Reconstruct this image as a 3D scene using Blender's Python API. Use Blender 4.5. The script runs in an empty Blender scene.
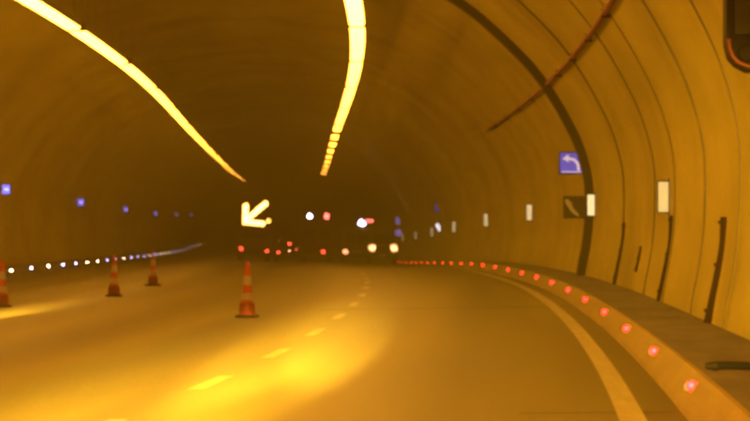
import bpy, bmesh, math, random
import numpy as np
from mathutils import Vector, Matrix
random.seed(7)
sc = bpy.context.scene
COL = sc.collection

# ------------------------------------------------------------------ camera, world, exposure
CAM_H = 1.25
cam_data = bpy.data.cameras.new("camera")
cam = bpy.data.objects.new("camera", cam_data)
COL.objects.link(cam)
cam_data.sensor_width = 36.0
cam_data.lens = 36.0 * 4136.45 / 750.0
cam_data.clip_start = 0.3
cam_data.clip_end = 3000.0
cam.location = (0, 0, CAM_H)
cam.rotation_euler = (math.radians(90.0 + 0.084), 0, math.radians(3.346))
sc.camera = cam

w = bpy.data.worlds.new("World"); sc.world = w; w.use_nodes = True
wn = w.node_tree.nodes; wl = w.node_tree.links
bg = wn["Background"]
sky = wn.new("ShaderNodeTexSky"); sky.sky_type = 'NISHITA'; sky.sun_disc = False
sky.sun_elevation = math.radians(-4); sky.sun_rotation = math.radians(200)
wl.new(sky.outputs[0], bg.inputs[0]); bg.inputs[1].default_value = 0.05   # night outside the tunnel mouths

sc.view_settings.view_transform = 'Standard'
sc.view_settings.look = 'None'
sc.view_settings.exposure = 0.0
sc.view_settings.gamma = 1.0
sc.view_settings.use_curve_mapping = False
cy = sc.cycles
cy.use_denoising = True
cy.max_bounces = 4; cy.diffuse_bounces = 3; cy.glossy_bounces = 2; cy.volume_bounces = 0
cy.transmission_bounces = 2
cy.sample_clamp_indirect = 4.0
cy.pixel_filter_type = 'BLACKMAN_HARRIS'
cy.filter_width = 4.2

STRIP_L = 61.0        # radiance of the ceiling light diffusers
SODIUM = (1.0, 0.385, 0.034)
HAZE_D = 0.0110
HEAD_W = 7.6e6         # the headlamps of the vehicle the picture is taken from, and the added wall beam

# ------------------------------------------------------------------ road alignment (metres along the road)
NK = [0, 50, 100, 150, 200, 260, 330]
KA = [4.842, 5.361, 5.634, 2.539, -0.661, 0.039, 0.175]
ZA = [0, -0.398, -0.459, -0.657, -1.175, -1.796, -2.410]
BA = [0, 1.105, 1.461, 0.968, -0.402, -2.254, -4.322]
S = np.arange(-60, 640.01, 0.5)
kk = np.interp(S, NK + [420, 450], KA + [0.175, 7.0]) * 1e-4
i0 = int(np.argmin(np.abs(S)))
TH = np.cumsum(kk) * 0.5; TH -= TH[i0]
AX = -np.cumsum(np.sin(TH)) * 0.5; AX -= AX[i0]
AY = np.cumsum(np.cos(TH)) * 0.5; AY -= AY[i0]
AZ = np.interp(S, [-60] + NK + [640], [0.478] + ZA + [-2.41])
AB = np.interp(S, [-60] + NK + [360, 640], [-1.3] + BA + [-4.322, -4.322]) * 0.01
g = np.exp(-0.5 * (np.arange(-60, 61) * 0.5 / 12) ** 2); g /= g.sum()
def smooth(a):
    p = np.concatenate([2 * a[0] - a[60:0:-1], a, 2 * a[-1] - a[-2:-62:-1]])
    return np.convolve(p, g, 'valid')
AZ = smooth(AZ); AB = smooth(AB)
AZ -= AZ[i0]; AB -= AB[i0]

def frame(s):
    t = float(np.interp(s, S, TH))
    return (t, float(np.interp(s, S, AX)), float(np.interp(s, S, AY)),
            float(np.interp(s, S, AZ)), float(np.interp(s, S, AB)))
def at(s, lat, z=0.0):
    t, x, y, zz, b = frame(s)
    return Vector((x + lat * math.cos(t), y + lat * math.sin(t), z + zz + b * lat))
def heading(s):
    return frame(s)[0]

# ------------------------------------------------------------------ helpers
def tag(o, label=None, cat=None, group=None, kind=None):
    if label: o["label"] = label
    if cat: o["category"] = cat
    if group: o["group"] = group
    if kind: o["kind"] = kind
    return o
def link(name, me, mat=None, parent=None):
    o = bpy.data.objects.new(name, me)
    COL.objects.link(o)
    if me is not None and mat is not None and len(me.materials) == 0: me.materials.append(mat)
    if parent is not None: o.parent = parent
    return o
def empty(name, loc, rz=0.0, pitch=0.0, roll=0.0):
    o = bpy.data.objects.new(name, None); COL.objects.link(o)
    o.empty_display_size = 0.2
    o.location = loc; o.rotation_euler = (pitch, roll, rz)
    return o
def place(name, s, lat, z=0.0, turn=0.0):
    t, x, y, zz, b = frame(s)
    return empty(name, at(s, lat, z), t + turn, 0, -math.atan(b) * math.cos(turn))
def copy_tree(o, parent=None):
    c = o.copy(); COL.objects.link(c); c.parent = parent
    for ch in list(o.children): copy_tree(ch, c)
    return c

def sweep(name, prof, svals, mat, parent=None, closed=True, smoothf=False, caps=True, uvscale=1.0):
    """prof: list of (lat, z); extruded along the road; UV = metres along, metres across"""
    n = len(prof); m = len(svals)
    verts = []
    for s in svals:
        t, x, y, zz, b = frame(s); c, sn = math.cos(t), math.sin(t)
        for la, z in prof:
            verts.append((x + la * c, y + la * sn, z + zz + b * la))
    arc = [0.0]
    for i in range(1, n + 1):
        a, bb = prof[i - 1], prof[i % n]
        arc.append(arc[-1] + math.hypot(a[0] - bb[0], a[1] - bb[1]))
    faces = []; uvs = []
    rng = n if closed else n - 1
    for j in range(m - 1):
        for i in range(rng):
            k = (i + 1) % n
            faces.append((j * n + i, j * n + k, (j + 1) * n + k, (j + 1) * n + i))
            uvs += [(svals[j], arc[i]), (svals[j], arc[i + 1]), (svals[j + 1], arc[i + 1]), (svals[j + 1], arc[i])]
    nl = len(faces)
    if closed and caps:
        off = len(verts)
        verts += verts[:n] + verts[(m - 1) * n:m * n]
        faces.append(tuple(off + i for i in range(n))[::-1]); faces.append(tuple(off + n + i for i in range(n)))
        uvs += [(0, 0)] * (2 * n)
    me = bpy.data.meshes.new(name); me.from_pydata(verts, [], faces)
    uvl = me.uv_layers.new(name="UVMap")
    uvl.data.foreach_set("uv", np.array(uvs, dtype=np.float32).ravel())
    if smoothf:
        fl = [True] * nl + [False] * (len(faces) - nl)
        me.polygons.foreach_set("use_smooth", fl)
    me.update()
    return link(name, me, mat, parent)
def srange(a, b, step):
    n = max(1, int(round((b - a) / step)))
    return [a + (b - a) * i / n for i in range(n + 1)]

class MB:
    """collects shapes, then links them as one mesh object"""
    def __init__(self): self.bm = bmesh.new()
    def box(self, x0, x1, y0, y1, z0, z1, bevel=0.0, seg=2, taper=None, M=None):
        b = bmesh.new(); bmesh.ops.create_cube(b, size=1.0)
        for v in b.verts:
            v.co = Vector(((x0 + x1) / 2 + v.co.x * (x1 - x0), (y0 + y1) / 2 + v.co.y * (y1 - y0), (z0 + z1) / 2 + v.co.z * (z1 - z0)))
        if bevel > 0:
            bmesh.ops.bevel(b, geom=b.edges[:], offset=bevel, segments=seg, affect='EDGES', profile=0.6)
        return self._add(b, M)
    def cyl(self, p0, p1, r0, r1=None, seg=16, cap=True):
        r1 = r0 if r1 is None else r1
        p0, p1 = Vector(p0), Vector(p1); d = p1 - p0
        b = bmesh.new()
        bmesh.ops.create_cone(b, cap_ends=cap, segments=seg, radius1=r0, radius2=r1, depth=d.length)
        M = Matrix.Translation((p0 + p1) / 2) @ d.to_track_quat('Z', 'Y').to_matrix().to_4x4()
        return self._add(b, M)
    def sphere(self, c, r, sx=1, sy=1, sz=1, u=14, v=8):
        b = bmesh.new(); bmesh.ops.create_uvsphere(b, u_segments=u, v_segments=v, radius=r)
        return self._add(b, Matrix.Translation(c) @ Matrix.Diagonal((sx, sy, sz, 1)))
    def lathe(self, prof, seg=20, c=(0, 0, 0)):
        b = bmesh.new(); rings = []
        for r, z in prof:
            rings.append([b.verts.new((c[0] + r * math.cos(2 * math.pi * i / seg), c[1] + r * math.sin(2 * math.pi * i / seg), c[2] + z)) for i in range(seg)])
        for a, d in zip(rings, rings[1:]):
            for i in range(seg): b.faces.new((a[i], a[(i + 1) % seg], d[(i + 1) % seg], d[i]))
        b.faces.new(rings[0][::-1]); b.faces.new(rings[-1])
        return self._add(b)
    def prism(self, poly, axis, a0, a1, bevel=0.0, inset=None):
        """poly: 2-D outline; axis 'x': poly=(y,z), 'y': poly=(x,z), 'z': poly=(x,y)"""
        b = bmesh.new()
        def mk(p, a, ins=0):
            if axis == 'x': return (a, p[0], p[1])
            if axis == 'y': return (p[0], a, p[1])
            return (p[0], p[1], a)
        A = [b.verts.new(mk(p, a0)) for p in poly]; B = [b.verts.new(mk(p, a1)) for p in poly]
        n = len(poly)
        for i in range(n): b.faces.new((A[i], A[(i + 1) % n], B[(i + 1) % n], B[i]))
        b.faces.new(A[::-1]); b.faces.new(B)
        bmesh.ops.recalc_face_normals(b, faces=b.faces[:])
        if bevel > 0: bmesh.ops.bevel(b, geom=b.edges[:], offset=bevel, segments=2, affect='EDGES', profile=0.6)
        return self._add(b)
    def loft(self, secs):
        """secs: list of equal-length vertex loops"""
        b = bmesh.new(); R = [[b.verts.new(p) for p in s] for s in secs]; n = len(R[0])
        for a, d in zip(R, R[1:]):
            for i in range(n): b.faces.new((a[i], a[(i + 1) % n], d[(i + 1) % n], d[i]))
        b.faces.new(R[0][::-1]); b.faces.new(R[-1])
        bmesh.ops.recalc_face_normals(b, faces=b.faces[:])
        return self._add(b)
    def _add(self, b, M=None):
        if M is not None: bmesh.ops.transform(b, matrix=M, verts=b.verts[:])
        tmp = bpy.data.meshes.new("tmp"); b.to_mesh(tmp); b.free()
        self.bm.from_mesh(tmp); bpy.data.meshes.remove(tmp)
        return self
    def build(self, name, mat, parent=None, smooth_angle=None):
        me = bpy.data.meshes.new(name)
        bmesh.ops.recalc_face_normals(self.bm, faces=self.bm.faces[:])
        self.bm.to_mesh(me); self.bm.free()
        if smooth_angle:
            me.polygons.foreach_set("use_smooth", [True] * len(me.polygons))
            me.set_sharp_from_angle(angle=math.radians(smooth_angle))
        return link(name, me, mat, parent)

# ------------------------------------------------------------------ materials
def new_mat(name):
    m = bpy.data.materials.new(name); m.use_nodes = True
    return m, m.node_tree.nodes, m.node_tree.links, m.node_tree.nodes["Principled BSDF"]
def mat(name, col, rough=0.5, metal=0.0, var=0.12, scale=8.0, bump=0.0, spec=0.5):
    m, N, L, P = new_mat(name)
    tc = N.new("ShaderNodeTexCoord"); nz = N.new("ShaderNodeTexNoise")
    nz.inputs["Scale"].default_value = scale; nz.inputs["Detail"].default_value = 5
    L.new(tc.outputs["Object"], nz.inputs["Vector"])
    mx = N.new("ShaderNodeMix"); mx.data_type = 'RGBA'
    mx.inputs[6].default_value = (*[c * (1 - var) for c in col], 1); mx.inputs[7].default_value = (*[min(1, c * (1 + var)) for c in col], 1)
    L.new(nz.outputs["Fac"], mx.inputs[0]); L.new(mx.outputs[2], P.inputs["Base Color"])
    mr = N.new("ShaderNodeMapRange"); mr.inputs[3].default_value = max(0.02, rough - 0.1); mr.inputs[4].default_value = min(1, rough + 0.1)
    L.new(nz.outputs["Fac"], mr.inputs[0]); L.new(mr.outputs[0], P.inputs["Roughness"])
    P.inputs["Metallic"].default_value = metal
    P.inputs["Specular IOR Level"].default_value = spec
    if bump:
        bp = N.new("ShaderNodeBump"); bp.inputs["Strength"].default_value = bump; bp.inputs["Distance"].default_value = 0.02
        L.new(nz.outputs["Fac"], bp.inputs["Height"]); L.new(bp.outputs[0], P.inputs["Normal"])
    return m
def emit(name, col, strength, base=(0.08, 0.08, 0.08)):
    m, N, L, P = new_mat(name)
    P.inputs["Base Color"].default_value = (*base, 1)
    P.inputs["Emission Color"].default_value = (*col, 1); P.inputs["Emission Strength"].default_value = strength
    P.inputs["Roughness"].default_value = 0.3
    return m

def concrete_wall():
    m, N, L, P = new_mat("lining_concrete")
    uv = N.new("ShaderNodeUVMap"); uv.uv_map = "UVMap"
    def noise(sx, sy, detail=6, rough=0.6):
        mp = N.new("ShaderNodeMapping"); mp.inputs["Scale"].default_value = (sx, sy, 1)
        L.new(uv.outputs[0], mp.inputs[0])
        n = N.new("ShaderNodeTexNoise"); n.inputs["Scale"].default_value = 1.0; n.inputs["Detail"].default_value = detail; n.inputs["Roughness"].default_value = rough
        L.new(mp.outputs[0], n.inputs["Vector"]); return n
    n1 = noise(0.16, 0.55); n2 = noise(0.13, 0.16, 6, 0.6); n3 = noise(3.0, 9.0, 8)
    def ramp(src, stops):
        r = N.new("ShaderNodeValToRGB")
        while len(r.color_ramp.elements) > 1: r.color_ramp.elements.remove(r.color_ramp.elements[-1])
        for i, (p, c) in enumerate(stops):
            e = r.color_ramp.elements[0] if i == 0 else r.color_ramp.elements.new(p)
            e.position = p; e.color = (*c, 1)
        L.new(src, r.inputs[0]); return r
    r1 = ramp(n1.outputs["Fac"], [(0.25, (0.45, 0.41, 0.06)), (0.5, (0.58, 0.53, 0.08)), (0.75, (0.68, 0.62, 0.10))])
    r2 = ramp(n2.outputs["Fac"], [(0.34, (0.66, 0.62, 0.56)), (0.5, (0.90, 0.88, 0.85)), (0.7, (1, 1, 1))])
    mx = N.new("ShaderNodeMix"); mx.data_type = 'RGBA'; mx.blend_type = 'MULTIPLY'; mx.inputs[0].default_value = 0.85
    L.new(r1.outputs[0], mx.inputs[6]); L.new(r2.outputs[0], mx.inputs[7])
    r3 = ramp(n3.outputs["Fac"], [(0.3, (0.86, 0.86, 0.86)), (0.6, (1, 1, 1))])
    m2 = N.new("ShaderNodeMix"); m2.data_type = 'RGBA'; m2.blend_type = 'MULTIPLY'; m2.inputs[0].default_value = 0.7
    L.new(mx.outputs[2], m2.inputs[6]); L.new(r3.outputs[0], m2.inputs[7])
    # each ring was cast on its own: a slightly different tone
    oi = N.new("ShaderNodeObjectInfo"); mr = N.new("ShaderNodeMapRange"); mr.inputs[3].default_value = 0.93; mr.inputs[4].default_value = 1.03
    L.new(oi.outputs["Random"], mr.inputs[0])
    m3 = N.new("ShaderNodeMix"); m3.data_type = 'RGBA'; m3.blend_type = 'MULTIPLY'; m3.inputs[0].default_value = 1
    L.new(m2.outputs[2], m3.inputs[6]); L.new(mr.outputs[0], m3.inputs[7])
    L.new(m3.outputs[2], P.inputs["Base Color"])
    P.inputs["Roughness"].default_value = 0.75; P.inputs["Specular IOR Level"].default_value = 0.25
    bp = N.new("ShaderNodeBump"); bp.inputs["Strength"].default_value = 0.35; bp.inputs["Distance"].default_value = 0.05
    ad = N.new("ShaderNodeMath"); ad.operation = 'ADD'; L.new(n1.outputs["Fac"], ad.inputs[0]); L.new(n3.outputs["Fac"], ad.inputs[1])
    L.new(ad.outputs[0], bp.inputs["Height"]); L.new(bp.outputs[0], P.inputs["Normal"])
    return m
def surface_uv(name, c0, c1, rough, along=0.05, across=1.4, spec=0.5, speck=0.12):
    m, N, L, P = new_mat(name)
    uv = N.new("ShaderNodeUVMap"); uv.uv_map = "UVMap"
    mp = N.new("ShaderNodeMapping"); mp.inputs["Scale"].default_value = (along, across, 1); L.new(uv.outputs[0], mp.inputs[0])
    n = N.new("ShaderNodeTexNoise"); n.inputs["Scale"].default_value = 1; n.inputs["Detail"].default_value = 6; L.new(mp.outputs[0], n.inputs["Vector"])
    mp2 = N.new("ShaderNodeMapping"); mp2.inputs["Scale"].default_value = (9, 30, 1); L.new(uv.outputs[0], mp2.inputs[0])
    n2 = N.new("ShaderNodeTexNoise"); n2.inputs["Scale"].default_value = 1; n2.inputs["Detail"].default_value = 8; L.new(mp2.outputs[0], n2.inputs["Vector"])
    mr0 = N.new("ShaderNodeMapRange"); mr0.inputs[1].default_value = 0.3; mr0.inputs[2].default_value = 0.7
    L.new(n.outputs["Fac"], mr0.inputs[0])
    mx = N.new("ShaderNodeMix"); mx.data_type = 'RGBA'; mx.inputs[6].default_value = (*c0, 1); mx.inputs[7].default_value = (*c1, 1)
    L.new(mr0.outputs[0], mx.inputs[0])
    m2 = N.new("ShaderNodeMix"); m2.data_type = 'RGBA'; m2.blend_type = 'OVERLAY'; m2.inputs[0].default_value = speck * 3
    L.new(mx.outputs[2], m2.inputs[6]); L.new(n2.outputs["Fac"], m2.inputs[7]); L.new(m2.outputs[2], P.inputs["Base Color"])
    mr = N.new("ShaderNodeMapRange"); mr.inputs[3].default_value = rough - 0.1; mr.inputs[4].default_value = rough + 0.12
    L.new(n.outputs["Fac"], mr.inputs[0]); L.new(mr.outputs[0], P.inputs["Roughness"])
    P.inputs["Specular IOR Level"].default_value = spec
    bp = N.new("ShaderNodeBump"); bp.inputs["Strength"].default_value = 0.25; bp.inputs["Distance"].default_value = 0.01
    L.new(n2.outputs["Fac"], bp.inputs["Height"]); L.new(bp.outputs[0], P.inputs["Normal"])
    return m

M = {}
M['lining'] = concrete_wall()
def wheel_tracks(m):
    N, L = m.node_tree.nodes, m.node_tree.links; P = N["Principled BSDF"]
    src = P.inputs["Base Color"].links[0].from_socket
    uv = N.new("ShaderNodeUVMap"); uv.uv_map = "UVMap"; sp = N.new("ShaderNodeSeparateXYZ"); L.new(uv.outputs[0], sp.inputs[0])
    mp = N.new("ShaderNodeMapping"); mp.inputs["Scale"].default_value = (0.02, 0.5, 1); L.new(uv.outputs[0], mp.inputs[0])
    nz = N.new("ShaderNodeTexNoise"); nz.inputs["Scale"].default_value = 1; nz.inputs["Detail"].default_value = 4; L.new(mp.outputs[0], nz.inputs["Vector"])
    ad = N.new("ShaderNodeMath"); ad.operation = 'MULTIPLY_ADD'; ad.inputs[1].default_value = 2 * math.pi / 1.91; L.new(sp.outputs[1], ad.inputs[0])
    sc2 = N.new("ShaderNodeMath"); sc2.operation = 'MULTIPLY'; sc2.inputs[1].default_value = 3.0; L.new(nz.outputs["Fac"], sc2.inputs[0]); L.new(sc2.outputs[0], ad.inputs[2])
    sn = N.new("ShaderNodeMath"); sn.operation = 'SINE'; L.new(ad.outputs[0], sn.inputs[0])
    mr = N.new("ShaderNodeMapRange"); mr.inputs[1].default_value = -1; mr.inputs[2].default_value = 1; mr.inputs[3].default_value = 0.84; mr.inputs[4].default_value = 1.14
    L.new(sn.outputs[0], mr.inputs[0])
    mx = N.new("ShaderNodeMix"); mx.data_type = 'RGBA'; mx.blend_type = 'MULTIPLY'; mx.inputs[0].default_value = 1
    L.new(src, mx.inputs[6]); L.new(mr.outputs[0], mx.inputs[7]); L.new(mx.outputs[2], P.inputs["Base Color"])
    return m
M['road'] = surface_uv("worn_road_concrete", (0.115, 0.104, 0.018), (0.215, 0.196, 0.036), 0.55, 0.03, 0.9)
wheel_tracks(M['road'])
M['walk'] = surface_uv("walkway_concrete", (0.10, 0.094, 0.085), (0.21, 0.20, 0.18), 0.8, 0.35, 1.6, 0.3)
M['kerb'] = surface_uv("kerb_yellow_paint", (0.27, 0.21, 0.05), (0.40, 0.31, 0.07), 0.7, 0.5, 3.0, 0.4)
M['edge'] = surface_uv("white_edge_paint", (0.42, 0.39, 0.18), (0.62, 0.58, 0.28), 0.55, 0.8, 8.0, 0.4)
M['paint'] = surface_uv("worn_white_road_paint", (0.30, 0.28, 0.13), (0.48, 0.45, 0.22), 0.55, 0.8, 8.0, 0.4)
M['tar'] = mat("joint_sealant", (0.06, 0.056, 0.05), 0.7, var=0.3)
M['joint'] = mat("dark_joint_rubber", (0.13, 0.10, 0.04), 0.85, var=0.75, scale=1.3)
M['rib'] = mat("sooty_steel_rib", (0.05, 0.037, 0.02), 0.75, var=0.35, scale=2)
M['conduit'] = mat("dark_conduit_steel", (0.028, 0.014, 0.009), 0.9, var=0.3, spec=0.1)
M['redpipe'] = mat("red_pipe_paint", (0.22, 0.030, 0.022), 0.5, var=0.2)
M['housing'] = mat("grey_housing", (0.14, 0.14, 0.14), 0.5, var=0.1)
M['blackhousing'] = mat("black_housing", (0.016, 0.013, 0.010), 0.7, var=0.2, spec=0.2)
M['rubber'] = mat("black_rubber", (0.012, 0.012, 0.012), 0.85, var=0.2, spec=0.15)
M['chrome'] = mat("worn_metal", (0.5, 0.42, 0.40), 0.3, 0.9, var=0.1)
M['redmetal'] = mat("dull_red_metal", (0.16, 0.035, 0.025), 0.45, 0.2, var=0.1)
M['cone'] = mat("cone_orange", (0.50, 0.065, 0.02), 0.5, var=0.12)
M['conebase'] = mat("cone_base_dark_red", (0.20, 0.022, 0.014), 0.65, var=0.2)
M['conewhite'] = mat("cone_reflective_sleeve", (0.40, 0.34, 0.27), 0.4, var=0.1)
M['strip'] = emit("ceiling_light_diffuser", SODIUM, STRIP_L, (0.8, 0.8, 0.8))
M['red_led'] = emit("red_kerb_lamp", (1.0, 0.006, 0.005), 48, (0.10, 0.005, 0.004))
M['red_core'] = emit("red_lamp_core", (1.0, 0.07, 0.07), 9, (0.10, 0.005, 0.004))
M['white_led'] = emit("white_kerb_lamp", (0.52, 0.48, 1.0), 75)
M['white_led_warm'] = emit("warm_kerb_lamp", (1.0, 0.72, 0.45), 110)
M['panel_lit'] = emit("marker_lamp_face", (1.0, 0.74, 0.36), 3.0, (0.12, 0.12, 0.11))
M['panel_dull'] = emit("dull_marker_lamp_face", (1.0, 0.76, 0.42), 0.75, (0.10, 0.10, 0.09))
M['blue_face'] = emit("blue_sign_face", (0.07, 0.09, 1.0), 1.2, (0.05, 0.05, 0.5))
M['blue_left'] = emit("blue_wall_lamp", (0.16, 0.15, 1.0), 8, (0.05, 0.05, 0.5))
M['white_mark'] = emit("lit_white_mark", (0.75, 0.72, 1.0), 1.3, (0.8, 0.8, 0.8))
M['white_left'] = emit("white_lamp_mark", (0.5, 0.55, 1.0), 8, (0.8, 0.8, 0.8))
M['board'] = mat("dark_board", (0.07, 0.05, 0.035), 0.6, var=0.2)
M['board_mark'] = mat("pale_board_mark", (0.75, 0.72, 0.66), 0.5, var=0.08)
M['arrow_lamp'] = emit("amber_arrow_lamp", (1.0, 0.58, 0.13), 110)
M['amber_halo'] = emit("amber_halo_disc", (1.0, 0.34, 0.02), 14)  # emissive colour imitating the soft glow round the arrow lamps
M['halo_blue'] = emit("blue_beacon_halo", (0.16, 0.14, 1.0), 9)  # painted blue glow round the white beacons
M['halo_red'] = emit("red_beacon_halo", (1.0, 0.05, 0.04), 14)  # painted red glow round the red beacons
M['halo_head'] = emit("headlamp_halo", (1.0, 0.42, 0.10), 11)  # painted warm glow round the pickup's headlamps
M['amber'] = emit("amber_lamp", (1.0, 0.42, 0.08), 60)
M['tail'] = emit("tail_lamp_lit", (1.0, 0.06, 0.03), 60)
M['tail_dim'] = emit("tail_lamp_dim", (1.0, 0.10, 0.05), 16)
M['tail_off'] = mat("tail_lens_unlit", (0.25, 0.02, 0.015), 0.3, var=0.1)
M['head'] = emit("headlamp_lit", (1.0, 0.50, 0.20), 60)
M['flash_white'] = emit("beacon_white", (0.78, 0.78, 1.0), 150)
M['flash_red'] = emit("beacon_red", (1.0, 0.12, 0.10), 90)
M['flash_blue'] = emit("beacon_blue", (0.15, 0.2, 1.0), 25)
M['glass'] = mat("dark_vehicle_glass", (0.012, 0.012, 0.013), 0.08, var=0.05)
M['tyre'] = M['rubber']
M['rim'] = mat("wheel_rim", (0.35, 0.35, 0.35), 0.35, 0.8)
for n, c in (('truck_paint', (0.12, 0.06, 0.015)), ('sedan_paint', (0.06, 0.055, 0.05)), ('rescue_paint', (0.10, 0.02, 0.015)),
             ('van_paint', (0.13, 0.13, 0.13)), ('suv_paint', (0.07, 0.075, 0.08))):
    M[n] = mat(n, c, 0.3, var=0.06, scale=3)
M['trim'] = mat("dark_trim", (0.03, 0.03, 0.03), 0.6)
M['plate'] = mat("number_plate", (0.6, 0.6, 0.55), 0.5)

# ------------------------------------------------------------------ the tunnel
CEN = -7.45
ARCH = [(9.30, -0.4), (9.30, 0.26), (9.50, 1.2), (9.53, 2.1), (9.50, 2.7), (9.30, 3.4), (9.10, 3.85), (8.75, 4.5), (8.25, 5.25), (7.6, 5.95),
        (6.5, 6.97), (5.0, 7.8), (3.5, 8.3), (1.8, 8.62), (0, 8.72)]
def chaikin(p, k):
    for _ in range(k):
        q = [p[0]]
        for a, b in zip(p, p[1:]):
            q += [(a[0] * .75 + b[0] * .25, a[1] * .75 + b[1] * .25), (a[0] * .25 + b[0] * .75, a[1] * .25 + b[1] * .75)]
        q.append(p[-1]); p = q
    return p
full = [(CEN + a, z) for a, z in ARCH] + [(CEN - a, z) for a, z in ARCH[::-1][1:]]
INNER = chaikin(full, 2)
def offset(poly, d):
    out = []
    for i, p in enumerate(poly):
        a = poly[max(0, i - 1)]; b = poly[min(len(poly) - 1, i + 1)]
        tx, tz = b[0] - a[0], b[1] - a[1]; l = math.hypot(tx, tz)
        out.append((p[0] + d * tz / l, p[1] - d * tx / l))    # outward for this winding
    return out
OUTER = offset(INNER, 0.35)
def wall_w(z):
    zs = [q[1] for q in ARCH]; ws = [q[0] for q in ARCH]
    return CEN + float(np.interp(z, zs, ws))

ROAD_S = srange(-60, 640, 3.0)
road = sweep('road', [(-15.45, 0), (0.75, 0)], ROAD_S, M['road'], closed=False, smoothf=True)
tag(road, kind='structure')
# worn transverse joints in the slab
for s0, wd, a, b in ((31.5, 0.14, -0.5, 0.68), (76.5, 0.5, -4.0, 0.60), (128, 0.4, -14.5, 0.60)):
    j = sweep('slab_joint', [(a, 0.004), (b, 0.004)], [s0, s0 + wd], M['tar'], road, closed=False)
# edge line and lane dashes
ln = sweep('edge_line', [(0.247, 0.005), (0.447, 0.005)], srange(-60, 430, 2.5), M['edge'], road, closed=False)
for i in range(-4, 28):
    s0 = 39.36 + 10.5885 * i
    sweep('lane_dash', [(-3.545, 0.005), (-3.395, 0.005)], srange(s0 - 2.0, s0 + 2.0, 1.0), M['paint'], road, closed=False)

# kerbs and walkways
kr = sweep('kerb', [(0.745, -0.2), (0.745, 0.0), (0.765, 0.05), (0.89, 0.235), (0.92, 0.262), (0.96, 0.262), (0.96, -0.2)], ROAD_S, M['kerb'])
tag(kr, kind='structure')
wr = sweep('walkway', [(0.96, 0.255), (1.35, 0.25), (1.80, 0.262), (1.90, 0.27)], ROAD_S, M['walk'], closed=False); tag(wr, kind='structure')
kl = sweep('kerb', [(-15.44, -0.2), (-15.45, 0.0), (-15.48, 0.05), (-15.66, 0.235), (-15.72, 0.262), (-15.80, 0.262), (-15.80, -0.2)], ROAD_S, M['walk'])
tag(kl, kind='structure')
wlw = sweep('walkway', [(-16.80, 0.27), (-16.3, 0.25), (-15.80, 0.255)], ROAD_S, M['walk'], closed=False); tag(wlw, kind='structure')

# lining: cast rings between joints, a rubber strip over each joint
lining = empty('tunnel_lining', at(0, CEN, 0)); tag(lining, kind='structure')
def keep(o, p):
    o.parent = p; o.matrix_parent_inverse = Matrix.Translation(-p.location)
joints = [-60, -48, -36, -24, -12, 0, 12, 24.5, 33, 41, 49, 57.5, 66.6, 73.5, 86, 101] + [101 + 12 * i for i in range(1, 45)]
ring_prof = INNER + OUTER[::-1]
for a, b in zip(joints, joints[1:]):
    o = sweep('lining_ring', ring_prof, srange(a + 0.004, b - 0.004, 3.0), M['lining'], smoothf=True)
    keep(o, lining)
JS = {}
for a in joints[1:-1]:
    if abs(a - 101) < .1: continue
    d = {49: 0.018, 57.5: 0.022, 66.6: 0.014, 73.5: 0.024, 86: 0.032}.get(a, random.uniform(0.010, 0.016) if a < 101 else 0.003)
    hw = 0.07
    o = sweep('joint_strip', offset(INNER, 0.02) + offset(INNER, -d)[::-1], [a - hw, a + hw], M['joint'] if a < 102 else M['lining'], smoothf=False)
    keep(o, lining)
# heavy dark steel arch rib
rib = sweep('arch_rib', offset(INNER, 0.03) + offset(INNER, -0.20)[::-1], [100.7, 101.3], M['rib'])
tag(rib, "heavy dark sooty arch rib curving over the tunnel beside the blue arrow sign", "arch rib")

# red pipe high on the right wall
def tube(name, pts, r, m, parent=None, seg=10):
    bm_ = MB()
    for a, b in zip(pts, pts[1:]): bm_.cyl(a, b, r, seg=seg, cap=False)
    return bm_.build(name, m, parent, 50)
pz = 4.95
pipe_root = empty('fire_main_pipe', at(60, 0.93, pz))
tag(pipe_root, "thin dark red pipe running lengthwise high along the curved concrete wall", "pipe")
p = sweep('pipe', [(0.95 + 0.055 * math.cos(t * math.pi / 5), pz + 0.055 * math.sin(t * math.pi / 5)) for t in range(10)], srange(-40, 145, 3), M['redpipe'], smoothf=True)
keep(p, pipe_root)
for i in range(12):
    s0 = 40 + 9 * i
    c = at(s0, 1.02, pz); b = MB().box(-0.12, 0.08, -0.03, 0.03, -0.075, 0.075, 0.01)
    o = b.build('pipe_bracket', M['conduit']); o.location = c; o.rotation_euler[2] = heading(s0); keep(o, pipe_root)

# conduits on the right wall
def conduit(s0, z0, z1, r, label, cat='conduit', off=0.03):
    root = empty('wall_conduit', at(s0, wall_w(z0) - off, z0)); tag(root, label, cat)
    zs = np.linspace(z0, z1, 9)
    pts = [at(s0, wall_w(z) - off, z) for z in zs]
    o = tube('tube', pts, r, M['conduit']); keep(o, root)
    for z in (z0 + 0.12 * (z1 - z0), z0 + 0.55 * (z1 - z0), z1 - 0.05 * (z1 - z0)):
        b = MB().box(-r * 1.5, r * 1.6, -r * 1.3, r * 1.3, -0.02, 0.02, 0.004)
        o = b.build('clamp', M['conduit']); o.location = at(s0, wall_w(z) - off, z); o.rotation_euler[2] = heading(s0); keep(o, root)
    return root
conduit(52.0, 0.27, 1.60, 0.052, "thick black conduit rising from walkway on bare wall without any lamp")
conduit(67.2, 0.27, 1.66, 0.034, "thin black conduit running down from marker lamp to the walkway")
conduit(85.4, 0.27, 1.55, 0.036, "black conduit on wall between short pipe stub and heavy arch rib")
conduit(77.5, 0.62, 1.10, 0.024, "short dark pipe stub fixed to wall well above the walkway")

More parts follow.
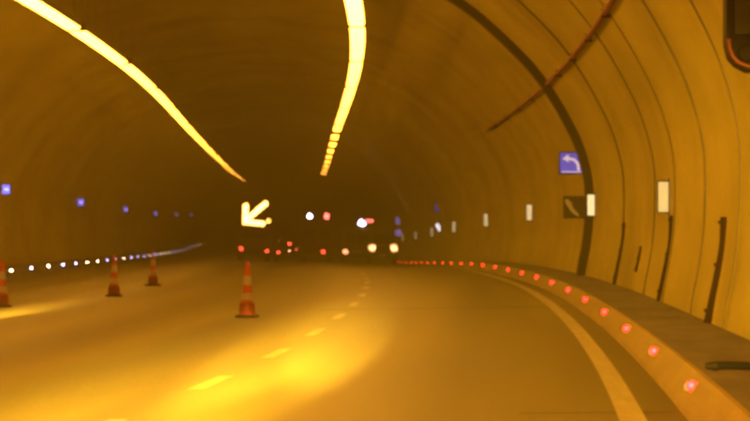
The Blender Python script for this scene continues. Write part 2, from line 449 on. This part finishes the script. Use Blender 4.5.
# black hose end lying across the walkway
hr = empty('rubber_hose', at(33.6, 1.10, 0.26)); tag(hr, "black rubber hose end lying across walkway beside the yellow kerb", "hose")
pts = [at(33.6, 1.05 + 0.11 * i, 0.295 - 0.002 * i + 0.006 * math.sin(i)) + Vector((0, 0.05 * math.sin(i * 0.7), 0)) for i in range(8)]
o = tube('hose', pts, 0.034, M['rubber']); keep(o, hr)
o = MB().cyl(pts[0] + Vector((-0.05, 0, 0)), pts[0] + Vector((0.05, 0, 0)), 0.024, 0.043, 14).build('end_collar', M['blackhousing'], None, 40); keep(o, hr)

# ------------------------------------------------------------------ ceiling light runs
def light_run(s0, s1, lat, z, label, group):
    root = empty('ceiling_light', at((s0 + s1) / 2, lat, z)); tag(root, label, "light", group)
    def box_prof(x0, x1, z0, z1): return [(lat + x0, z + z0), (lat + x1, z + z0), (lat + x1, z + z1), (lat + x0, z + z1)]
    o = sweep('housing', box_prof(-0.24, 0.24, 0.03, 0.16), srange(s0 + 0.056, s1 - 0.056, 3), M['housing']); keep(o, root)
    n = max(1, int(round((s1 - s0) / 5.4))); d = (s1 - s0) / n
    for i in range(n):
        o = sweep('diffuser', [(lat - 0.20, z + 0.025), (lat - 0.15, z - 0.05), (lat + 0.15, z - 0.05), (lat + 0.20, z + 0.025)],
                  [s0 + d * i + 0.06, s0 + d * (i + .5), s0 + d * (i + 1) - 0.06], M['strip']); keep(o, root)
    for e0, e1 in ((s0 - 0.10, s0 + 0.055), (s1 - 0.055, s1 + 0.10)):
        o = sweep('end_cap', box_prof(-0.25, 0.25, -0.03, 0.17), [e0, e1], M['blackhousing']); keep(o, root)
    top = float(np.interp(abs(lat - CEN), [q[0] for q in ARCH[::-1]], [q[1] for q in ARCH[::-1]]))
    for f in (0.1, 0.5, 0.9):
        s = s0 + (s1 - s0) * f
        for sx in (-0.18, 0.18):
            o = MB().cyl(at(s, lat + sx, z + 0.15), at(s, lat + sx, top + 0.02), 0.006, seg=6).build('hanger', M['housing']); keep(o, root)
RUN = 22.6
runs = [(19 + RUN * i + 0.5, 19 + RUN * (i + 1) - 0.5) for i in range(-2, 8)] + [(199.8 + 15 * i + 0.5, 199.8 + 15 * i + 10.5) for i in range(9)]
for a, b in runs:
    light_run(a, b, -3.745, 6.85,
              "glowing yellow white light run hung from the ceiling over the edge of the clear lane", "ceiling light row over the clear lane")
for i in range(-2, 18):
    light_run(19 + RUN * i + 0.5, 19 + RUN * (i + 1) - 0.5, -11.215, 6.85,
              "glowing yellow white light run hung from the ceiling over the coned-off lanes", "ceiling light row over the coned lanes")

# ------------------------------------------------------------------ kerb lamps
def kerb_lamp(name, lens_mat, core_mat):
    r = empty(name, (0, 0, 0))
    MB().box(-0.06, 0.06, -0.05, 0.06, -0.03, 0.035, 0.012).build('housing', M['housing'], r)
    MB().sphere((0, -0.040, 0.012), 0.046, 1.0, 0.7, 0.85).build('lens', lens_mat, r, 60)
    MB().sphere((0, -0.070, 0.018), 0.020, 1.0, 0.7, 1.0).build('diode', core_mat, r, 60)
    return r
red0 = kerb_lamp('kerb_lamp', M['red_led'], M['red_core'])
tag(red0, "small red lamp set in a row along the yellow kerb", "lamp", "red lamps along the yellow kerb")
n = 0
for i in range(-2, 24):
    o = red0 if n == 0 else copy_tree(red0); n += 1
    s0 = 32.13 + 10.387 * i
    o.location = at(s0, 0.835, 0.175); o.rotation_euler = (0, 0, heading(s0))
wh0 = kerb_lamp('kerb_lamp', M['white_led'], M['white_led'])
tag(wh0, "small white lamp in a row low on the kerb behind the cones", "lamp", "white lamps along the far kerb")
wh1 = kerb_lamp('kerb_lamp', M['white_led_warm'], M['white_led_warm'])
tag(wh1, "small white lamp in a row low on the kerb behind the cones", "lamp", "white lamps along the far kerb")
k0 = k1 = 0
for i in range(-2, 30):
    if i in (0, 2, 9) or (i > 4 and random.random() < .3):
        o = wh1 if k1 == 0 else copy_tree(wh1); k1 += 1
    else:
        o = wh0 if k0 == 0 else copy_tree(wh0); k0 += 1
    s0 = 142.73 + 10.154 * i
    o.location = at(s0, -15.56, 0.18); o.rotation_euler = (0, 0, heading(s0))

# ------------------------------------------------------------------ wall lamps and signs
def marker_lamp(loc, rz, face):
    r = empty('marker_lamp', loc, rz)
    MB().box(-0.10, 0.10, -0.11, 0.11, -0.27, 0.27, 0.012).build('housing', M['blackhousing'], r)
    MB().box(-0.092, 0.078, -0.125, -0.108, -0.25, 0.25, 0.006).build('lamp_face', face, r)
    MB().box(0.083, 0.20, -0.16, 0.14, -0.31, 0.31, 0.01).build('wall_bracket', M['conduit'], r)
    return r
for i in range(0, 9):
    s0 = 68.6 + 33.88 * i if i != 1 else 99.9
    zz = 1.97
    r = marker_lamp(at(s0, wall_w(zz) - 0.10, zz), heading(s0), M['panel_dull' if i == 0 else 'panel_lit'])
    if i == 0: tag(r, "tall white lit marker lamp with conduit running down below it", "lamp", "marker lamps along the wall")
    elif i == 1: tag(r, "white lit marker lamp on heavy arch rib beside a dark board", "lamp", "marker lamps along the wall")
    else: tag(r, "small white lit marker lamp on plain wall beyond the arch rib", "lamp", "marker lamps along the wall")

def arrow_mark(name, mat_, parent, sx=1.0, y=-0.05):
    # arrow bending up and to the left
    b = MB()
    sh = [(0.13, -0.17), (0.19, -0.17), (0.17, 0.0), (0.07, 0.10), (-0.06, 0.13), (-0.06, 0.19), (-0.20, 0.10), (-0.06, 0.01), (-0.06, 0.07), (0.04, 0.05), (0.11, -0.03)]
    b.prism([(x * sx, z * sx) for x, z in sh], 'y', y - 0.006, y)
    return b.build(name, mat_, parent)
def sign_box(s0, lat, z, wd, ht, label, face, mark, cat='sign', bracket=True):
    r = empty('lit_sign', at(s0, lat, z), heading(s0)); tag(r, label, cat)
    MB().box(-wd / 2, wd / 2, -0.06, 0.08, -ht / 2, ht / 2, 0.015).build('housing', M['blackhousing'], r)
    MB().box(-wd / 2 + .03, wd / 2 - .03, -0.068, -0.058, -ht / 2 + .03, ht / 2 - .03, 0.004).build('face', face, r)
    if mark: arrow_mark('arrow_mark', M['white_mark'], r, wd / 0.55, -0.072)
    MB().box(wd / 2 - 0.05, wd / 2 + 0.12, -0.02, 0.03, -0.06, 0.06, 0.005).build('bracket', M['conduit'], r)
    return r
r = sign_box(103.0, 1.63, 3.04, 0.62, 0.56, "large lit blue sign with pale arrow bending left beside the arch rib", M['blue_face'], True)
MB().box(-0.24, 0.24, -0.078, -0.072, -0.235, -0.205).build('pale_line', M['white_mark'], r)
sign_box(226.0, 2.0, 3.2, 0.56, 0.56, "small lit blue sign high on wall far beyond the arch rib", M['blue_face'], True)
# white lit sign underneath the far blue one
r = empty('lit_sign', at(226, 1.96, 2.12), heading(226)); tag(r, "small bright white lit sign under the far blue wall sign", "sign")
MB().box(-0.2, 0.2, -0.05, 0.08, -0.25, 0.25, 0.02).build('housing', M['blackhousing'], r)
MB().prism([(-0.17, 0.22), (0.02, 0.22), (0.17, -0.02), (0.17, -0.22), (0.0, -0.22), (-0.17, 0.05)], 'y', -0.06, -0.048).build('face', emit("white_sign_face", (0.9, 0.85, 0.95), 9, (0.8, 0.8, 0.8)), r)
for z, nm in ((3.24, "upper"), (2.33, "lower")):
    r = empty('lit_sign', at(312, 1.8, z), heading(312)); tag(r, "%s of two dim blue signs on the wall behind the headlamp truck" % nm, "sign")
    MB().box(-0.25, 0.25, -0.05, 0.08, -0.28, 0.28, 0.02).build('housing', M['blackhousing'], r)
    MB().box(-0.22, 0.22, -0.06, -0.048, -0.25, 0.25, 0.004).build('face', emit("dim_blue_face", (0.3, 0.25, 0.9), 8, (0.1, 0.1, 0.5)), r)
# dark board with pale diagonal mark beneath the blue arrow sign
r = empty('notice_board', at(101.9, 1.72, 1.94), heading(101.9)); tag(r, "dark square board with pale diagonal stroke under the blue arrow sign", "board")
MB().box(-0.34, 0.32, -0.03, 0.05, -0.29, 0.27, 0.012).build('panel', M['board'], r)
MB().prism([(-0.30, 0.17), (-0.24, 0.20), (-0.13, 0.10), (-0.10, -0.02), (0.06, -0.20), (0.03, -0.24), (-0.12, -0.14), (-0.22, 0.0), (-0.27, 0.06)], 'y', -0.038, -0.029).build('diagonal_mark', M['board_mark'], r)
MB().box(0.30, 0.42, -0.02, 0.03, -0.05, 0.05).build('bracket', M['conduit'], r)

# blue lamps along the left wall
bl0 = empty('wall_lamp', (0, 0, 0)); tag(bl0, "small bright blue lamp high on the dark wall behind the cones", "lamp", "blue lamps along the far wall")
MB().box(-0.19, 0.19, -0.08, 0.10, -0.22, 0.22, 0.02).build('housing', M['blackhousing'], bl0)
MB().box(-0.165, 0.165, -0.09, -0.078, -0.195, 0.195, 0.004).build('face', M['blue_left'], bl0)
MB().prism([(-0.12, 0.0), (0.0, 0.10), (0.0, 0.04), (0.11, 0.10), (0.11, -0.10), (0.0, -0.04), (0.0, -0.09)], 'y', -0.098, -0.091).build('figure_mark', M['white_left'], bl0)
MB().box(-0.45, -0.19, -0.03, 0.03, -0.05, 0.05).build('bracket', M['conduit'], bl0)
for i in range(6):
    o = bl0 if i == 0 else copy_tree(bl0)
    s0 = 153.81 + 53.24 * i
    o.scale = (0.85, 0.85, 0.85); o.location = at(s0, -16.56, 3.11); o.rotation_euler = (0, 0, heading(s0))

# wall-mounted equipment box at the top right
r = empty('equipment_box', at(38.0, 1.33, 2.89), heading(38)); tag(r, "dark equipment box with rounded red-rimmed underside high on the wall", "equipment box")
poly = [(0.02, 1.0), (0.02, 0.22), (0.05, 0.10), (0.11, 0.03), (0.22, -0.03), (0.60, -0.03), (0.60, 1.0)]
MB().prism(poly, 'y', -0.35, 0.35, 0.012).build('housing', M['blackhousing'], r)
rim = [(0.045, 0.26), (0.05, 0.18), (0.08, 0.10), (0.13, 0.045), (0.22, 0.01), (0.40, 0.0)]
b = MB()
for a, c in zip(rim, rim[1:]): b.cyl((a[0], -0.372, a[1]), (c[0], -0.372, c[1]), 0.022, seg=10)
b.build('rim', M['redmetal'], r, 50)
b = MB(); b.cyl((0.20, -0.345, 0.13), (0.20, -0.40, 0.13), 0.08, 0.065, 20); b.build('lens', M['glass'], r, 40)
MB().box(0.10, 0.40, -0.37, -0.345, 0.30, 0.95, 0.01).build('cover', M['trim'], r)

# ------------------------------------------------------------------ traffic cones
def make_cone():
    r = empty('traffic_cone', (0, 0, 0))
    MB().box(-0.19, 0.19, -0.19, 0.19, 0.0, 0.045, 0.012).build('base', M['rubber'], r)
    MB().lathe([(0.140, 0.046), (0.140, 0.10), (0.125, 0.24), (0.098, 0.262)], 20).build('weight_collar', M['conebase'], r, 40)
    def rad(z): return 0.098 - (z - 0.26) * (0.098 - 0.035) / 0.68
    MB().lathe([(rad(0.262), 0.262), (rad(0.93), 0.93), (0.028, 0.955), (0.012, 0.96)], 20).build('body', M['cone'], r, 40)
    for z0, z1 in ((0.30, 0.42), (0.56, 0.72)):
        MB().lathe([(rad(z0) + 0.0005, z0), (rad(z0) + 0.004, z0 + 0.004), (rad(z1) + 0.004, z1 - 0.004), (rad(z1) + 0.0005, z1)], 20).build('reflective_band', M['conewhite'], r, 40)
    return r
c0 = make_cone()
for i, (s0, la, lab) in enumerate(((71.0, -5.05, "orange traffic cone with pale bands standing alone beside the lane dashes"),
                                   (83.5, -10.62, "orange traffic cone beside the bright pool of light on the road"),
                                   (95.0, -9.2, "orange traffic cone with pale bands, taller of two standing close before white lamps"),
                                   (112.5, -9.3, "orange traffic cone, smaller of two standing close before the white lamps"))):
    o = c0 if i == 0 else copy_tree(c0)
    o.location = at(s0, la, 0); o.rotation_euler = (random.uniform(-.02, .02), random.uniform(-.03, .03), heading(s0) + random.uniform(-.5, .5)); tag(o, lab, "cone", "traffic cones")

# ------------------------------------------------------------------ vehicles (local: +y away from the camera, x right)
def wheel(parent, x, y, r, wd):
    b = MB(); b.lathe([(r * .62, -wd / 2), (r * .93, -wd / 2), (r, -wd / 2 + .03), (r, wd / 2 - .03), (r * .93, wd / 2), (r * .62, wd / 2)], 24)
    t = b.build('tyre', M['tyre'], None, 40)
    h = MB().lathe([(r * .2, -wd / 2 + .0), (r * .60, -wd / 2 + .015), (r * .61, wd / 2 - .015), (r * .2, wd / 2)], 18).build('rim', M['rim'], None, 40)
    wz = empty('wheel', (x, y, r)); wz.parent = parent; wz.rotation_euler = (0, math.pi / 2, 0)
    t.parent = wz; h.parent = wz
def lamp_round(name, parent, x, y, z, r, m, facing=-1, sx=1.0, sz=1.0):
    o = MB().sphere((x, y, z), r, sx, 0.45, sz).build(name, m, parent, 60)
    h = {'flash_white': 'halo_blue', 'flash_red': 'halo_red', 'head': 'halo_head'}
    for k in h:
        if m is M[k]: MB().cyl((x, y + 0.05, z), (x, y - 0.02, z), r * 1.1 * sx, r * 1.25 * sx, 20).build('lamp_halo', M[h[k]], parent, 40)  # emissive disc standing in for the lamp's halo
    return o

# arrow board truck, rear towards us
t = place('arrow_board_truck', 262, -8.57); tag(t, "truck with a big lit amber arrow board pointing down to the left", "truck")
MB().box(-1.05, 1.05, 0.4, 4.6, 0.75, 0.95, 0.02).box(-1.05, 1.05, 0.4, 0.48, 0.95, 1.45, 0.01).box(-1.05, -0.99, 0.48, 4.6, 0.951, 1.45).box(0.99, 1.05, 0.48, 4.6, 0.951, 1.45).build('cargo_bed', M['truck_paint'], t)
MB().loft([[(-0.95, 4.7, 0.7), (0.95, 4.7, 0.7), (0.92, 4.8, 2.15), (-0.92, 4.8, 2.15)], [(-0.95, 6.4, 0.7), (0.95, 6.4, 0.7), (0.90, 6.0, 2.15), (-0.90, 6.0, 2.15)]]).build('cab', M['truck_paint'], t)
MB().box(-0.75, 0.75, 4.70, 4.76, 1.45, 2.0, 0.02).build('rear_window', M['glass'], t)
MB().box(-0.40, 0.40, 0.5, 6.2, 0.45, 0.75, 0.02).build('chassis', M['trim'], t)
MB().box(-1.0, 1.0, 0.22, 0.38, 0.45, 0.62, 0.02).build('rear_bumper', M['trim'], t)
for x in (-0.85, 0.85):
    for y in (1.4, 5.4): wheel(t, x, y, 0.42, 0.26)
lamp_round('tail_lamp', t, -0.80, 0.38, 0.80, 0.13, M['tail'])
lamp_round('tail_lamp', t, 0.84, 0.38, 0.66, 0.13, M['tail'])
MB().cyl((-0.3, 0.75, 0.95), (-0.3, 0.75, 2.2), 0.05).cyl((0.3, 0.75, 0.95), (0.3, 0.75, 2.2), 0.05).build('mast', M['trim'], t)
ab = MB().box(-0.95, 0.95, 0.70, 0.80, 2.15, 4.0, 0.02).build('arrow_board', M['blackhousing'], t)
def lamp_line(x0, z0, x1, z1, n):
    for i in range(n):
        f = i / (n - 1)
        c = (x0 + (x1 - x0) * f, z0 + (z1 - z0) * f)
        MB().cyl((c[0], 0.695, c[1]), (c[0], 0.66, c[1]), 0.18, 0.25, 16).build('arrow_lamp_halo', M['amber_halo'], ab, 40)  # glowing disc that paints a halo round each bulb
        MB().sphere((c[0], 0.655, c[1]), 0.175, 1, 0.5, 1, 12, 6).build('arrow_lamp', M['arrow_lamp'], ab, 60)
lamp_line(0.66, 3.68, -0.40, 2.72, 6)
lamp_line(-0.56, 3.50, -0.58, 2.52, 5)
lamp_line(-0.32, 2.50, 0.50, 2.42, 4)
bp = MB().cyl((0.90, 0.75, 0.95), (0.90, 0.75, 2.5), 0.03).build('beacon_pole', M['trim'], t)
MB().sphere((0.90, 0.72, 2.60), 0.15, 1, 1, 1.1).build('beacon', M['amber'], t, 60)

# sedan, rear towards us
def car_loft(secs, name, m, parent):
    """secs: (y, half width at sill, half width at top, z0, z1)"""
    L = []
    for y, a, b, z0, z1 in secs:
        zm = z0 + (z1 - z0) * .55
        L.append([(-a * .96, y, z0), (a * .96, y, z0), (a, y, zm), (b, y, z1 - .03), (b * .9, y, z1), (-b * .9, y, z1), (-b, y, z1 - .03), (-a, y, zm)])
    return MB().loft(L).build(name, m, parent, 35)
t = place('sedan', 263.5, -6.36); tag(t, "low dark sedan with lit red tail lamps beside the arrow truck", "car")
car_loft([(0.0, 0.80, 0.74, 0.36, 0.86), (0.12, 0.87, 0.80, 0.26, 0.98), (1.0, 0.90, 0.84, 0.22, 1.0), (3.2, 0.90, 0.84, 0.22, 0.96), (4.3, 0.86, 0.78, 0.24, 0.80), (4.5, 0.78, 0.70, 0.32, 0.70)], 'body', M['sedan_paint'], t)
car_loft([(0.65, 0.78, 0.74, 0.93, 1.0), (1.25, 0.74, 0.60, 0.95, 1.40), (2.1, 0.76, 0.60, 0.95, 1.46), (2.6, 0.76, 0.60, 0.95, 1.42), (3.4, 0.76, 0.72, 0.92, 0.98)], 'cabin', M['glass'], t)
MB().box(-0.58, 0.58, 1.35, 2.55, 1.425, 1.475, 0.02).build('roof', M['sedan_paint'], t)
MB().box(-0.84, 0.84, -0.06, 0.06, 0.34, 0.52, 0.03).build('rear_bumper', M['sedan_paint'], t)
for x in (-0.78, 0.78):
    for y in (0.9, 3.55): wheel(t, x, y, 0.31, 0.2)
lamp_round('tail_lamp', t, -0.64, 0.02, 0.62, 0.11, M['tail'], sx=1.2)
lamp_round('tail_lamp', t, 0.50, 0.02, 0.82, 0.075, M['tail_dim'], sx=1.6)
lamp_round('brake_lamp', t, 0.05, 0.62, 1.17, 0.10, M['tail'], sx=1.2)
lamp_round('plate_lamp', t, 0.07, -0.03, 0.74, 0.07, emit("plate_lamp_lit", (1, .5, .25), 40))
MB().box(-0.22, 0.22, -0.075, -0.06, 0.42, 0.54, 0.004).build('number_plate', M['plate'], t)

# tall rescue vehicle with a white and a red beacon
t = place('rescue_truck', 269, -4.52); tag(t, "tall rescue truck with one white and one red flashing beacon on its roof", "truck")
MB().box(-1.0, 1.0, 0.0, 3.6, 0.55, 2.72, 0.06).build('box_body', M['rescue_paint'], t, 40)
MB().loft([[(-0.95, 3.65, 0.5), (0.95, 3.65, 0.5), (0.92, 3.7, 2.2), (-0.92, 3.7, 2.2)], [(-0.92, 5.6, 0.5), (0.92, 5.6, 0.5), (0.86, 4.9, 2.2), (-0.86, 4.9, 2.2)]]).build('cab', M['rescue_paint'], t)
for x in (-0.46, 0.46):
    d = MB().box(x - 0.42, x + 0.42, -0.025, 0.01, 0.70, 2.55, 0.015).build('rear_door', M['rescue_paint'], t)
    MB().box(x - 0.28, x + 0.28, -0.035, -0.02, 1.65, 2.25, 0.01).build('window', M['glass'], d)
    MB().box(x - 0.03 * (1 if x > 0 else -1) - 0.35 * (1 if x > 0 else -1) - 0.02, x - 0.35 * (1 if x > 0 else -1) + 0.02, -0.05, -0.02, 1.25, 1.42, 0.006).build('handle', M['chrome'], d)
MB().box(-0.98, 0.98, -0.22, 0.0, 0.42, 0.56, 0.02).build('rear_step', M['trim'], t)
MB().box(-0.92, 0.1, -0.235, -0.222, 0.46, 0.53).build('reflective_strip', M['conewhite'], t)
for x in (-0.82, 0.82):
    for y in (0.9, 4.5): wheel(t, x, y, 0.38, 0.24)
MB().box(-0.75, 0.75, 0.1, 0.4, 2.72, 2.86, 0.02).build('light_bar', M['trim'], t)
lamp_round('beacon_white', t, -0.54, 0.12, 3.02, 0.17, M['flash_white'])
lamp_round('beacon_red', t, 0.56, 0.12, 3.04, 0.16, M['flash_red'], sz=1.3)
lamp_round('tail_lamp', t, 0.38, -0.23, 0.72, 0.13, M['tail'])
lamp_round('tail_lamp', t, -0.88, -0.02, 0.9, 0.07, M['tail_off'])
lamp_round('tail_lamp', t, 0.88, -0.02, 0.9, 0.07, M['tail_off'])

# van with a beacon bar, rear towards us
t = place('service_van', 284, -1.75); tag(t, "boxy van with a white and red beacon bar and one amber rear lamp", "van")
car_loft([(0.0, 0.93, 0.84, 0.42, 2.30), (0.15, 0.97, 0.88, 0.34, 2.42), (3.6, 0.97, 0.88, 0.34, 2.44), (4.2, 0.96, 0.80, 0.34, 2.1), (4.9, 0.92, 0.84, 0.36, 1.25), (5.4, 0.84, 0.74, 0.4, 1.0)], 'body', M['van_paint'], t)
for x in (-0.42, 0.42): MB().box(x - 0.36, x + 0.36, -0.03, 0.02, 1.35, 2.05, 0.02).build('rear_window', M['glass'], t)
MB().box(-0.96, 0.96, -0.12, 0.02, 0.38, 0.56, 0.03).build('rear_bumper', M['trim'], t)
for x in (-0.86, 0.86):
    for y in (1.0, 4.3): wheel(t, x, y, 0.34, 0.22)
MB().box(-0.80, 0.98, 0.3, 0.6, 2.44, 2.56, 0.02).build('light_bar', M['trim'], t)
lamp_round('beacon_white', t, 0.30, 0.35, 2.76, 0.22, M['flash_white'], sx=1.2)
lamp_round('beacon_red', t, 0.68, 0.35, 2.92, 0.10, M['flash_red'], sx=1.4)
lamp_round('beacon_red', t, 0.95, 0.35, 2.92, 0.10, M['flash_red'], sx=1.4)
lamp_round('rear_lamp', t, -0.78, -0.02, 0.78, 0.17, emit("amber_rear_lamp", (1.0, 0.32, 0.14), 45), sx=1.2)
lamp_round('rear_lamp', t, 0.80, -0.02, 0.78, 0.12, M['tail_off'])
MB().box(-0.26, 0.26, -0.04, -0.015, 0.75, 0.88, 0.004).build('number_plate', M['plate'], t)

# pickup facing us with both headlamps on
t = place('pickup_truck', 267.5, -0.28); tag(t, "dark pickup truck by the kerb facing us with both headlamps shining", "truck")
car_loft([(0.0, 0.86, 0.80, 0.50, 1.16), (0.15, 0.92, 0.86, 0.42, 1.24), (1.3, 0.94, 0.88, 0.40, 1.30), (5.1, 0.94, 0.88, 0.42, 1.22), (5.3, 0.90, 0.84, 0.5, 1.18)], 'body', M['suv_paint'], t)
car_loft([(1.15, 0.82, 0.78, 1.24, 1.32), (1.75, 0.80, 0.68, 1.25, 1.92), (3.1, 0.80, 0.68, 1.25, 1.94), (3.4, 0.80, 0.74, 1.22, 1.36)], 'cabin', M['glass'], t)
MB().box(-0.66, 0.66, 1.8, 3.1, 1.905, 1.965, 0.025).build('roof', M['suv_paint'], t)
MB().box(-0.50, 0.50, -0.04, 0.03, 0.82, 1.14, 0.015).build('grille', M['trim'], t)
MB().box(-0.92, 0.92, -0.14, 0.02, 0.46, 0.70, 0.04).build('front_bumper', M['trim'], t)
MB().box(-0.24, 0.24, -0.155, -0.14, 0.54, 0.66, 0.004).build('number_plate', M['plate'], t)
for x in (-1, 1): MB().box(x * 1.02 - 0.11, x * 1.02 + 0.11, 1.5, 1.6, 1.28, 1.46, 0.03).build('mirror', M['trim'], t)
for x in (-0.84, 0.84):
    for y in (0.95, 4.2): wheel(t, x, y, 0.40, 0.26)
lamp_round('headlamp', t, -0.68, 0.0, 1.06, 0.18, M['head'], sx=1.35)
lamp_round('headlamp', t, 0.70, 0.0, 1.08, 0.18, M['head'], sx=1.35)

# ------------------------------------------------------------------ headlamps of the vehicle the photograph is taken from, plus an added wall beam
def headlamp(s0, la, z, target, power, size, blend, wide=1.0, col=(1.0, 0.57, 0.045)):
    ld = bpy.data.lights.new('headlamp_or_fill_beam', 'SPOT'); o = bpy.data.objects.new('headlamp_or_fill_beam', ld); COL.objects.link(o)
    ld.energy = power; ld.spot_size = math.radians(size); ld.spot_blend = blend; ld.color = col; ld.shadow_soft_size = 0.08
    o.location = at(s0, la, z); d = at(*target) - o.location
    o.rotation_euler = d.to_track_quat('-Z', 'Y').to_euler(); o.scale = (wide, 1, 1)
headlamp(2.3, -0.95, 0.70, (58.0, 1.9, 1.9), HEAD_W * 0.075, 6.5, 1.0)  # added fill beam, only to brighten the right wall
headlamp(2.3, -1.00, 0.70, (58.0, -3.0, 0.0), HEAD_W * 3.0, 1.1, 0.7, 1.6)
headlamp(2.3, -2.20, 0.70, (51.0, -3.45, 0.0), HEAD_W * 1.9, 1.2, 0.75, 1.8)
headlamp(2.3, -2.20, 0.66, (37.0, -3.6, 0.0), HEAD_W * 0.65, 1.8, 1.0, 3.0)
# a second vehicle waiting in the coned-off lane, outside the frame
headlamp(60.0, -9.7, 0.70, (78.5, -9.75, 0.0), HEAD_W * 0.26, 2.4, 1.0, 1.8)

# ------------------------------------------------------------------ the smoky air in the tunnel
xs, ys, zs = [], [], []
for s0 in range(-60, 641, 10):
    for la, z in ((CEN - 10.5, -0.6), (CEN + 10.5, -0.6), (CEN, 9.3)):
        p = at(s0, la, z); xs.append(p.x); ys.append(p.y); zs.append(p.z)
hz = MB().box(min(xs) - 1, max(xs) + 1, min(ys) - 3, max(ys) + 3, min(zs) - 1, max(zs) + 0.5)
hm = bpy.data.materials.new("smoky_air"); hm.use_nodes = True
hn = hm.node_tree.nodes; hn.remove(hn["Principled BSDF"])
pv = hn.new("ShaderNodeVolumePrincipled"); pv.inputs["Density"].default_value = HAZE_D
pv.inputs["Color"].default_value = (0.104, 0.098, 0.018, 1); pv.inputs["Anisotropy"].default_value = 0.6
hm.node_tree.links.new(pv.outputs[0], hn["Material Output"].inputs["Volume"])
ho = hz.build('haze', hm); tag(ho, "thin smoky air filling the tunnel", "haze", kind='stuff')
